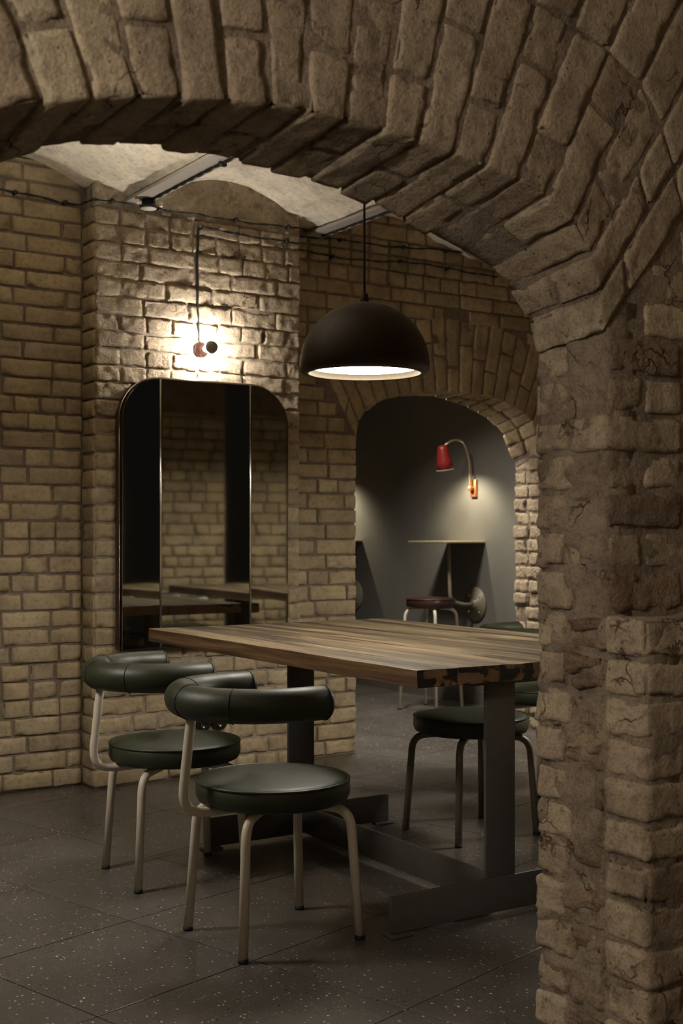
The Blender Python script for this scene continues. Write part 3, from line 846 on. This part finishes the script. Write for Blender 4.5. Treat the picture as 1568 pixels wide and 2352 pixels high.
# ------------------------------------------------------------------ chairs and stools
SEAT_R = .220
def leg_path(sx, sy):
    return smooth_path([(sx * .186, sy * .166, .006), (sx * .166, sy * .146, .365), (sx * .055, sy * .048, .3745)], radius=.055)
def seat_parts(root, zt, r, mat, welt, dome=.020, th=.060):
    prof = [(.001, zt - th - .004), (r * .9, zt - th - .003), (r * .965, zt - th + .004), (r * .995, zt - th * .72), (r, zt - th * .45), (r * .992, zt - .008), (r * .97, zt)]
    for k in range(1, 9):
        u = k / 8; prof.append((max(.001, r * .97 * (1 - u)), zt + dome * math.sin(u * math.pi / 2) ** .8))
    s = MB().lathe(prof, n=64).build('seat', mat, root)
    MB().tube([(r * .985 * math.cos(a), r * .985 * math.sin(a), zt - .002) for a in np.linspace(0, 2 * math.pi, 72, endpoint=False)], .0042, 6, closed=True).build('welt', welt, s)
    return s
def make_seat(name, with_back, metal='cream_metal'):
    root = empty(name, (0, 0, 0))
    seat_parts(root, .447, SEAT_R, M['leather'], M['welt'])
    for sx in (1, -1):
        for sy in (1, -1):
            p = leg_path(sx, sy)
            l = MB().tube(p, .0135, 14).build('leg', M[metal], root)
            MB().lathe([(.0142, 0), (.0146, .004), (.0142, .012)], (sx * .186, sy * .166, 0), 14).build('glide', M['rubber'], l)
    MB().lathe([(.001, .370), (.075, .370), (.078, .374), (.078, .385), (.001, .385)], n=28).build('under_plate', M[metal], root)
    if with_back:
        rb, zb, ct = .215, .681, .047
        path = [(.035 - .0, -rb, zb)] + [(-.05 + rb * math.cos(a), rb * math.sin(a), zb) for a in np.linspace(-math.pi / 2, -1.5 * math.pi, 40)] + [(.035, rb, zb)]
        bk = MB().tube([Vector(p) for p in path], ct, 22, cap=.45).build('backrest', M['leather'], root)
        def seam(i, rr=.0008):
            p = Vector(path[i]); t = (Vector(path[min(i + 1, len(path) - 1)]) - Vector(path[max(i - 1, 0)])).normalized()
            n1 = Vector((0, 0, 1)); n2 = t.cross(n1)
            MB().tube([p + (n1 * math.cos(a) + n2 * math.sin(a)) * (ct + .0006) for a in np.linspace(0, 2 * math.pi, 40, endpoint=False)], .0011, 5, closed=True).build('seam', M['rubber'], bk)
        for i in (0, 11, 20, 30, len(path) - 1): seam(i)
        MB().tube(smooth_path([(-.255, 0, zb - .03), (-.262, 0, .60), (-.288, 0, .3735), (-.02, 0, .375)], radius=.075), .0138, 14).build('back_post', M[metal], root)
    return root
GRP = 'green leather chairs with cream tube legs'
c1 = make_seat('dining_chair', True)
tag(c1, 'green leather dining chair with curved roll backrest, nearest to the camera', 'chair', GRP)
c1.location = (1.81, 3.11, 0); c1.rotation_euler = (0, 0, math.radians(-.5))
c2 = copy_tree(c1); c2.location = (1.860, 3.85, 0); c2.rotation_euler = (0, 0, math.radians(-5))
c2['label'] = 'green leather dining chair partly hidden behind the nearest chair, closer to the mirror'
st = make_seat('stool', False, 'brown_metal')
tag(st, 'round green leather stool seen behind the near table leg, below the tabletop', 'stool')
st.location = (3.06, 3.76, 0); st.rotation_euler = (0, 0, math.radians(-1))
# two chairs of the next table: the roll of one shows above the tabletop, the other in the mirror
c4 = copy_tree(c1); c4.location = (3.89, 4.26, 0); c4.rotation_euler = (0, 0, math.radians(2))
c4['label'] = 'chair behind the table, only its green roll backrest showing above the tabletop beside the pillar'
c5 = copy_tree(c1); c5.location = (3.63, 3.12, 0); c5.rotation_euler = (0, 0, math.radians(3))
c5['label'] = 'chair at the next table, seen only as a reflection in the mirror'

# ------------------------------------------------------------------ dining table
TZ, TH = .762, .050
def make_table(name, width, length, leg_x, far_y=1.27):
    """origin at the near left corner on the floor; X across, Y along"""
    root = empty(name, (0, 0, 0))
    ws = [.142, .152, .127, .148, .139, .150, .133, .145][:]
    sc = width / sum(ws); x = 0
    for i, w0 in enumerate(ws):
        w = w0 * sc
        h = ((w - .0016) / 2, length / 2, TH / 2)
        P, Fq = rounded_box(h, (5, 40, 2), .0022)
        P = P + np.array([x + w / 2, length / 2, TZ - TH / 2 + rng.uniform(-.0012, .0006)])
        top = P[:, 2] > TZ - .006
        P[:, 2] += np.where(top, .0012 * fbm(P * np.array([1, .25, 1]), 22, 2, 300 + i), 0)
        nearend = P[:, 1] < .004
        P[:, 1] += np.where(nearend, .003 * fbm(P, 30, 2, 340 + i), 0)
        pl = link_mesh('plank', P, Fq, M['wood'], root, False)
        pl.data.materials.append(M['wood_end']); pl.data.materials.append(M['wood_side'])
        for p in pl.data.polygons:
            if abs(p.normal.y) > .8: p.material_index = 1
            elif abs(p.normal.x) > .6: p.material_index = 2
        x += w
    for yy, far in ((.11, 0), (far_y, 1)):
        fo = MB().box((leg_x, yy, .062), (.80, .012, .104), bev=.002).build('foot', M['steel'], root)
        for s in (-1, 1): MB().box((leg_x + s * .375, yy - .0, .0045), (.07, .055, .009), bev=.002).build('foot_tab', M['steel'], fo)
        MB().box((leg_x, yy, (.1145 + TZ - TH) / 2), (.112, .012, TZ - TH - .1145), bev=.0008).build('leg', M['steel'], root)
    MB().box((leg_x, (.11 + far_y) / 2, .068), (.012, far_y - .135, .10), bev=.002).build('stretcher', M['steel'], root)
    MB().box((leg_x, (.11 + far_y) / 2, TZ - TH - .005), (.35, far_y + .065, .008)).build('top_plate', M['steel'], root)
    return root
tb = make_table('dining_table', 1.13, 1.80, .385)
tag(tb, 'oak plank dining table on dark steel legs, under the dome pendant', 'table')
tb.location = (2.085, 2.795, 0); tb.rotation_euler = (0, 0, math.radians(-.6))
t2 = make_table('dining_table', 1.10, 1.20, .5, 1.09); t2.location = (3.73, 2.63, 0)
tag(t2, 'next oak table, hidden by the pillar and seen only as a reflection in the mirror', 'table')

# bench with green cushion along the far side of the foreground wall, seen in the mirror
bn = empty('bench', (3.35, 2.32, 0), 0, 'low green cushioned bench against brick, seen only in the mirror', 'bench')
P, Fq = rounded_box((.85, .22, .06), (20, 6, 2), .03); link_mesh('cushion', P + np.array([0, 0, .40]), Fq, M['leather'], bn)
MB().tube([(x, .222, .445) for x in np.linspace(-.84, .84, 20)], .006, 8).build('piping', M['cream_metal'], bn)
MB().box((0, -.01, .17), (1.66, .38, .33), bev=.004).build('base', M['steel'], bn)

# ------------------------------------------------------------------ wall bulb
bl = empty('wall_bulb_lamp', (2.69, YP - .004, 1.995), 0, 'wall bulb with dark mirrored cap in a brown holder above the mirror', 'lamp')
RX = Matrix.Rotation(math.pi / 2, 3, 'X')              # local +Z -> -Y (out of the wall)
MB().lathe([(.034, -.006), (.036, .006), (.034, .016), (.024, .022), (.019, .03), (.019, .046), (.014, .05)], n=28, rot=RX).build('holder', M['brown_ceramic'], bl)
for s in (-1, 1): MB().lathe([(.004, .0), (.004, .018), (.001, .020)], (s * .026, 0, 0), 10, rot=RX).build('screw', M['brass'], bl)
MB().lathe([(.013, .050), (.015, .064), (.024, .084), (.0285, .097), (.030, .104)], n=28, rot=RX).build('bulb', M['bulb'], bl)
MB().lathe([(.0302, .104), (.0300, .110), (.027, .121), (.020, .130), (.010, .1345), (.001, .1355)], n=28, rot=RX).build('mirrored_cap', M['cap_mirror'], bl)
pts = [(-.004, .0, .030), (-.010, -.004, .08), (-.020, -.006, .20), (-.018, -.006, .32), (-.022, -.007, .42), (-.016, -.006, .52), (-.012, -.004, .57)]
MB().tube(smooth_path(pts, radius=.03), .0052, 8).build('cord', M['black'], bl)

# ------------------------------------------------------------------ cables on insulators along the walls
def cable(label, pts, knobs, r=.0042, name='wall_cable', wob=.004):
    root = empty(name, pts[0], 0, label, 'cable')
    o = Vector(pts[0]); P = [Vector(p) - o for p in pts]; path = []
    for a, b in zip(P, P[1:]):
        n = max(2, int((b - a).length / .04))
        for k in range(n): path.append(a.lerp(b, k / n))
    path.append(P[-1])
    path = [p + Vector((0, 0, wob * math.sin(i * 1.3) * .6 + wob * math.sin(i * .37))) for i, p in enumerate(path)]
    for off in (0, 1):
        pp = [p + Vector((0, r * .55 * math.cos(i * 1.6 + off * math.pi), r * .8 * math.sin(i * 1.6 + off * math.pi))) for i, p in enumerate(path)]
        MB().tube(pp, r * .62, 6).build('strand', M['black'], root)
    for k in knobs:
        q = Vector(k) - o
        MB().lathe([(.009, -.004), (.009, .008), (.006, .012), (.010, .018), (.010, .026), (.003, .029)], q, 12, rot=RX).build('insulator', M['black'] , root)
    return root
yl, yp, yr = YL - .012, YP - .012, YR - .014
cable('twisted black cable running along the top of the left wall to the pier', [(1.70, yl, 2.635), (1.90, yl, 2.628), (2.05, yl, 2.618), (2.145, yl, 2.622), (2.16, yp - .0, 2.628), (2.36, yp, 2.622)], [(1.84, YL, 2.630), (2.07, YL, 2.62), (2.24, YP, 2.625)])
cable('upper black cable crossing the top of the pier', [(2.395, yp, 2.622), (2.515, yp, 2.617), (2.70, yp, 2.622), (2.866, yp, 2.625), (3.232, yp, 2.631)], [(2.47, YP, 2.622), (2.87, YP, 2.627), (3.16, YP, 2.631)])
cable('lower black cable on the pier, starting at the bulb cord', [(2.676, yp, 2.55), (2.704, yp, 2.568), (2.877, yp, 2.556), (3.05, yp, 2.56), (3.232, yp, 2.565)], [(2.877, YP, 2.558), (3.15, YP, 2.563)])
cable('upper black cable on the wall right of the pier, behind the pendant cord', [(3.26, yr, 2.622), (3.60, yr, 2.645), (3.957, yr, 2.654), (4.279, yr, 2.673), (4.6, yr, 2.68)], [(3.55, YR, 2.643), (3.95, YR, 2.655), (4.24, YR, 2.67)])
cable('lower black cable on the wall right of the pier, behind the pendant cord', [(3.26, yr, 2.562), (3.54, yr, 2.547), (3.957, yr, 2.578), (4.279, yr, 2.576), (4.6, yr, 2.572)], [(3.50, YR, 2.55), (3.93, YR, 2.578), (4.25, YR, 2.577)])
# cables on the beam
bc = cable('black cable clipped along the grey ceiling beam above the spotlight', [(2.395, 5.22, ZB - .023), (2.39, 4.7, ZB - .023), (2.40, 4.2, ZB - .023), (2.39, 3.4, ZB - .023)], [], .008, 'beam_cable', .001)
cable('black cable along the second ceiling beam, left of the pendant cord', [(3.405, 5.36, ZB - .023), (3.40, 4.7, ZB - .023), (3.41, 4.0, ZB - .023), (3.40, 3.2, ZB - .023)], [], .008, 'beam_cable', .001)
MB().box((0.0, -.70, -.004), (.03, .02, .016)).build('clip', M['black'], bc)

# spot fixture at the beam end
sp = empty('ceiling_spotlight', (2.385, YP - .09, ZB - .018), 0, 'small dark spotlight with white lens under the beam end, top of the pier', 'light fitting')
MB().lathe([(.030, 0), (.030, -.028), (.040, -.032), (.040, -.040), (.034, -.042)][::-1], n=28).build('body', M['black'], sp)
MB().lathe([(.036, -.0435), (.036, -.0425)], n=28).build('lens', M['white_ceramic'], sp)
for s in (-1, 1): MB().lathe([(.006, -.012), (.010, -.008), (.010, .006), (.006, .010)], (s * .056, -.01, -.018), 14).build('terminal', M['white_ceramic'], sp)

# ------------------------------------------------------------------ wall socket low on the pier
so = empty('wall_socket', (2.742, YP - .004, .250), 0, 'double round black wall socket low on the brick pier behind the chairs', 'socket')
for s in (-1, 1):
    q = MB().lathe([(.041, -.004), (.041, .010), (.036, .018), (.028, .020)], (s * .043, 0, 0), 28, rot=RX).build('socket_round', M['bakelite'], so)
    MB().lathe([(.024, .018), (.024, .022), (.020, .023), (.018, .0205)], (s * .043, 0, 0), 24, rot=RX).build('insert', M['bakelite'], q)

# ------------------------------------------------------------------ lamp, bar table and stool in the room beyond
XW = 5.35
def make_wall_lamp(y, z):
    root = empty('gooseneck_wall_lamp', (XW, y, z))
    MB().box((-.010, 0, 0), (.020, .060, .115), bev=.004).build('wall_bracket', M['copper'], root)
    MB().lathe([(.012, -.016), (.018, -.008), (.018, .008), (.012, .016)], (-.040, .0, .0), 18).build('joint', M['copper'], root)
    pts = smooth_path([(-.040, 0, .01), (-.048, 0, .20), (-.10, 0, .315), (-.19, 0, .315), (-.255, 0, .275)], radius=.07)
    MB().tube(pts, .0072, 10).build('arm', M['brass'], root)
    RS = Matrix.Rotation(math.radians(-9), 3, 'Y')
    prof = [(.020, .075), (.030, .070), (.036, .055), (.042, .02), (.050, -.03), (.058, -.085), (.056, -.085), (.048, -.03), (.040, .02), (.034, .052), (.001, .06)]
    s = MB().lathe(prof, (-.262, 0, .200), 32, rot=RS); s.f = s.f[:-2]
    sh = s.build('lamp_shade', M['red_enamel'], root)
    MB().lathe([(.001, .078), (.018, .0775), (.021, .072), (.001, .068)], (-.262, 0, .200), 20, rot=RS).build('shade_cap', M['red_enamel'], sh)
    MB().tube([Vector((-.262, 0, .2)) + RS @ Vector((.058 * math.cos(a), .058 * math.sin(a), -.085)) for a in np.linspace(0, 2 * math.pi, 32, endpoint=False)], .0022, 6, closed=True).build('shade_rim', M['shade_in'], sh)
    bu = MB().lathe([(.001, .03), (.018, .02), (.024, -.005), (.018, -.028), (.001, -.034)], (-.262, 0, .200), 20, rot=RS).build('bulb', M['bulb_small'], root)
    lamp('gooseneck_light', 'SPOT', (XW - .262 + .010, y, z + .200 - .05), WALL_LAMP_POWER, (1.0, .88, .62), .02, (0, math.radians(-36), 0), math.radians(130), 1.0)
    return root
w1 = make_wall_lamp(6.53, 1.435)
tag(w1, 'red gooseneck wall lamp on the grey wall, seen through the arched opening', 'lamp')
w2 = make_wall_lamp(8.12, 1.435)
tag(w2, 'second gooseneck lamp farther along the grey wall, only its glow visible at the arch edge', 'lamp')
def make_bar_table(y):
    root = empty('bar_table', (XW, y, 0))
    P, Fq = rounded_box((.170, .20, .007), (4, 4, 1), .006); link_mesh('top', P + np.array([-.172, .1, 1.079]), Fq, M['brass'], root, False)
    pts = smooth_path([(-.03, 0, .665), (-.10, 0, .665), (-.20, .02, .69), (-.205, .03, 1.071)], radius=.09)
    MB().tube(pts, .0125, 14).build('bracket_tube', M['olive_metal'], root)
    RY = Matrix.Rotation(-math.pi / 2, 3, 'Y')
    d = MB().lathe([(.112, .0), (.114, .006), (.112, .014), (.03, .016), (.028, .03), (.012, .034)], (0, 0, .668), 36, rot=RY).build('wall_disc', M['olive_metal'], root)
    for k in range(4):
        a = math.pi / 4 + k * math.pi / 2; MB().lathe([(.007, .012), (.006, .02), (.001, .022)], (0, .075 * math.cos(a), .668 + .075 * math.sin(a)), 10, rot=RY).build('bolt', M['frame_metal'], d)
    return root
b1 = make_bar_table(6.52); tag(b1, 'narrow wall-mounted bar table on a bent tube and round wall disc, under the red lamp', 'table')
b2 = make_bar_table(7.96); tag(b2, 'second wall-mounted bar table, only its shadow showing at the left edge of the arch', 'table')
bs = empty('bar_stool', (4.96, 6.50, 0), .3, 'high round stool with dark leather seat and cream legs beside the bar table', 'stool')
seat_parts(bs, .715, .160, M['dark_leather'], M['dark_leather'], .014, .055)
for k in range(4):
    a = math.pi / 4 + k * math.pi / 2; cx, sx = math.cos(a), math.sin(a)
    l = MB().tube(smooth_path([(cx * .205, sx * .205, .005), (cx * .165, sx * .165, .645), (cx * .06, sx * .06, .655)], radius=.05), .0105, 12).build('leg', M['cream_metal'], bs)
    MB().lathe([(.0112, 0), (.0112, .01)], (cx * .205, sx * .205, 0), 12).build('glide', M['rubber'], l)
MB().tube([(.188 * math.cos(a), .188 * math.sin(a), .26) for a in np.linspace(0, 2 * math.pi, 40, endpoint=False)], .007, 8, closed=True).build('foot_ring', M['cream_metal'], bs)

# the room beyond the opening is brightened by an added light without a fixture
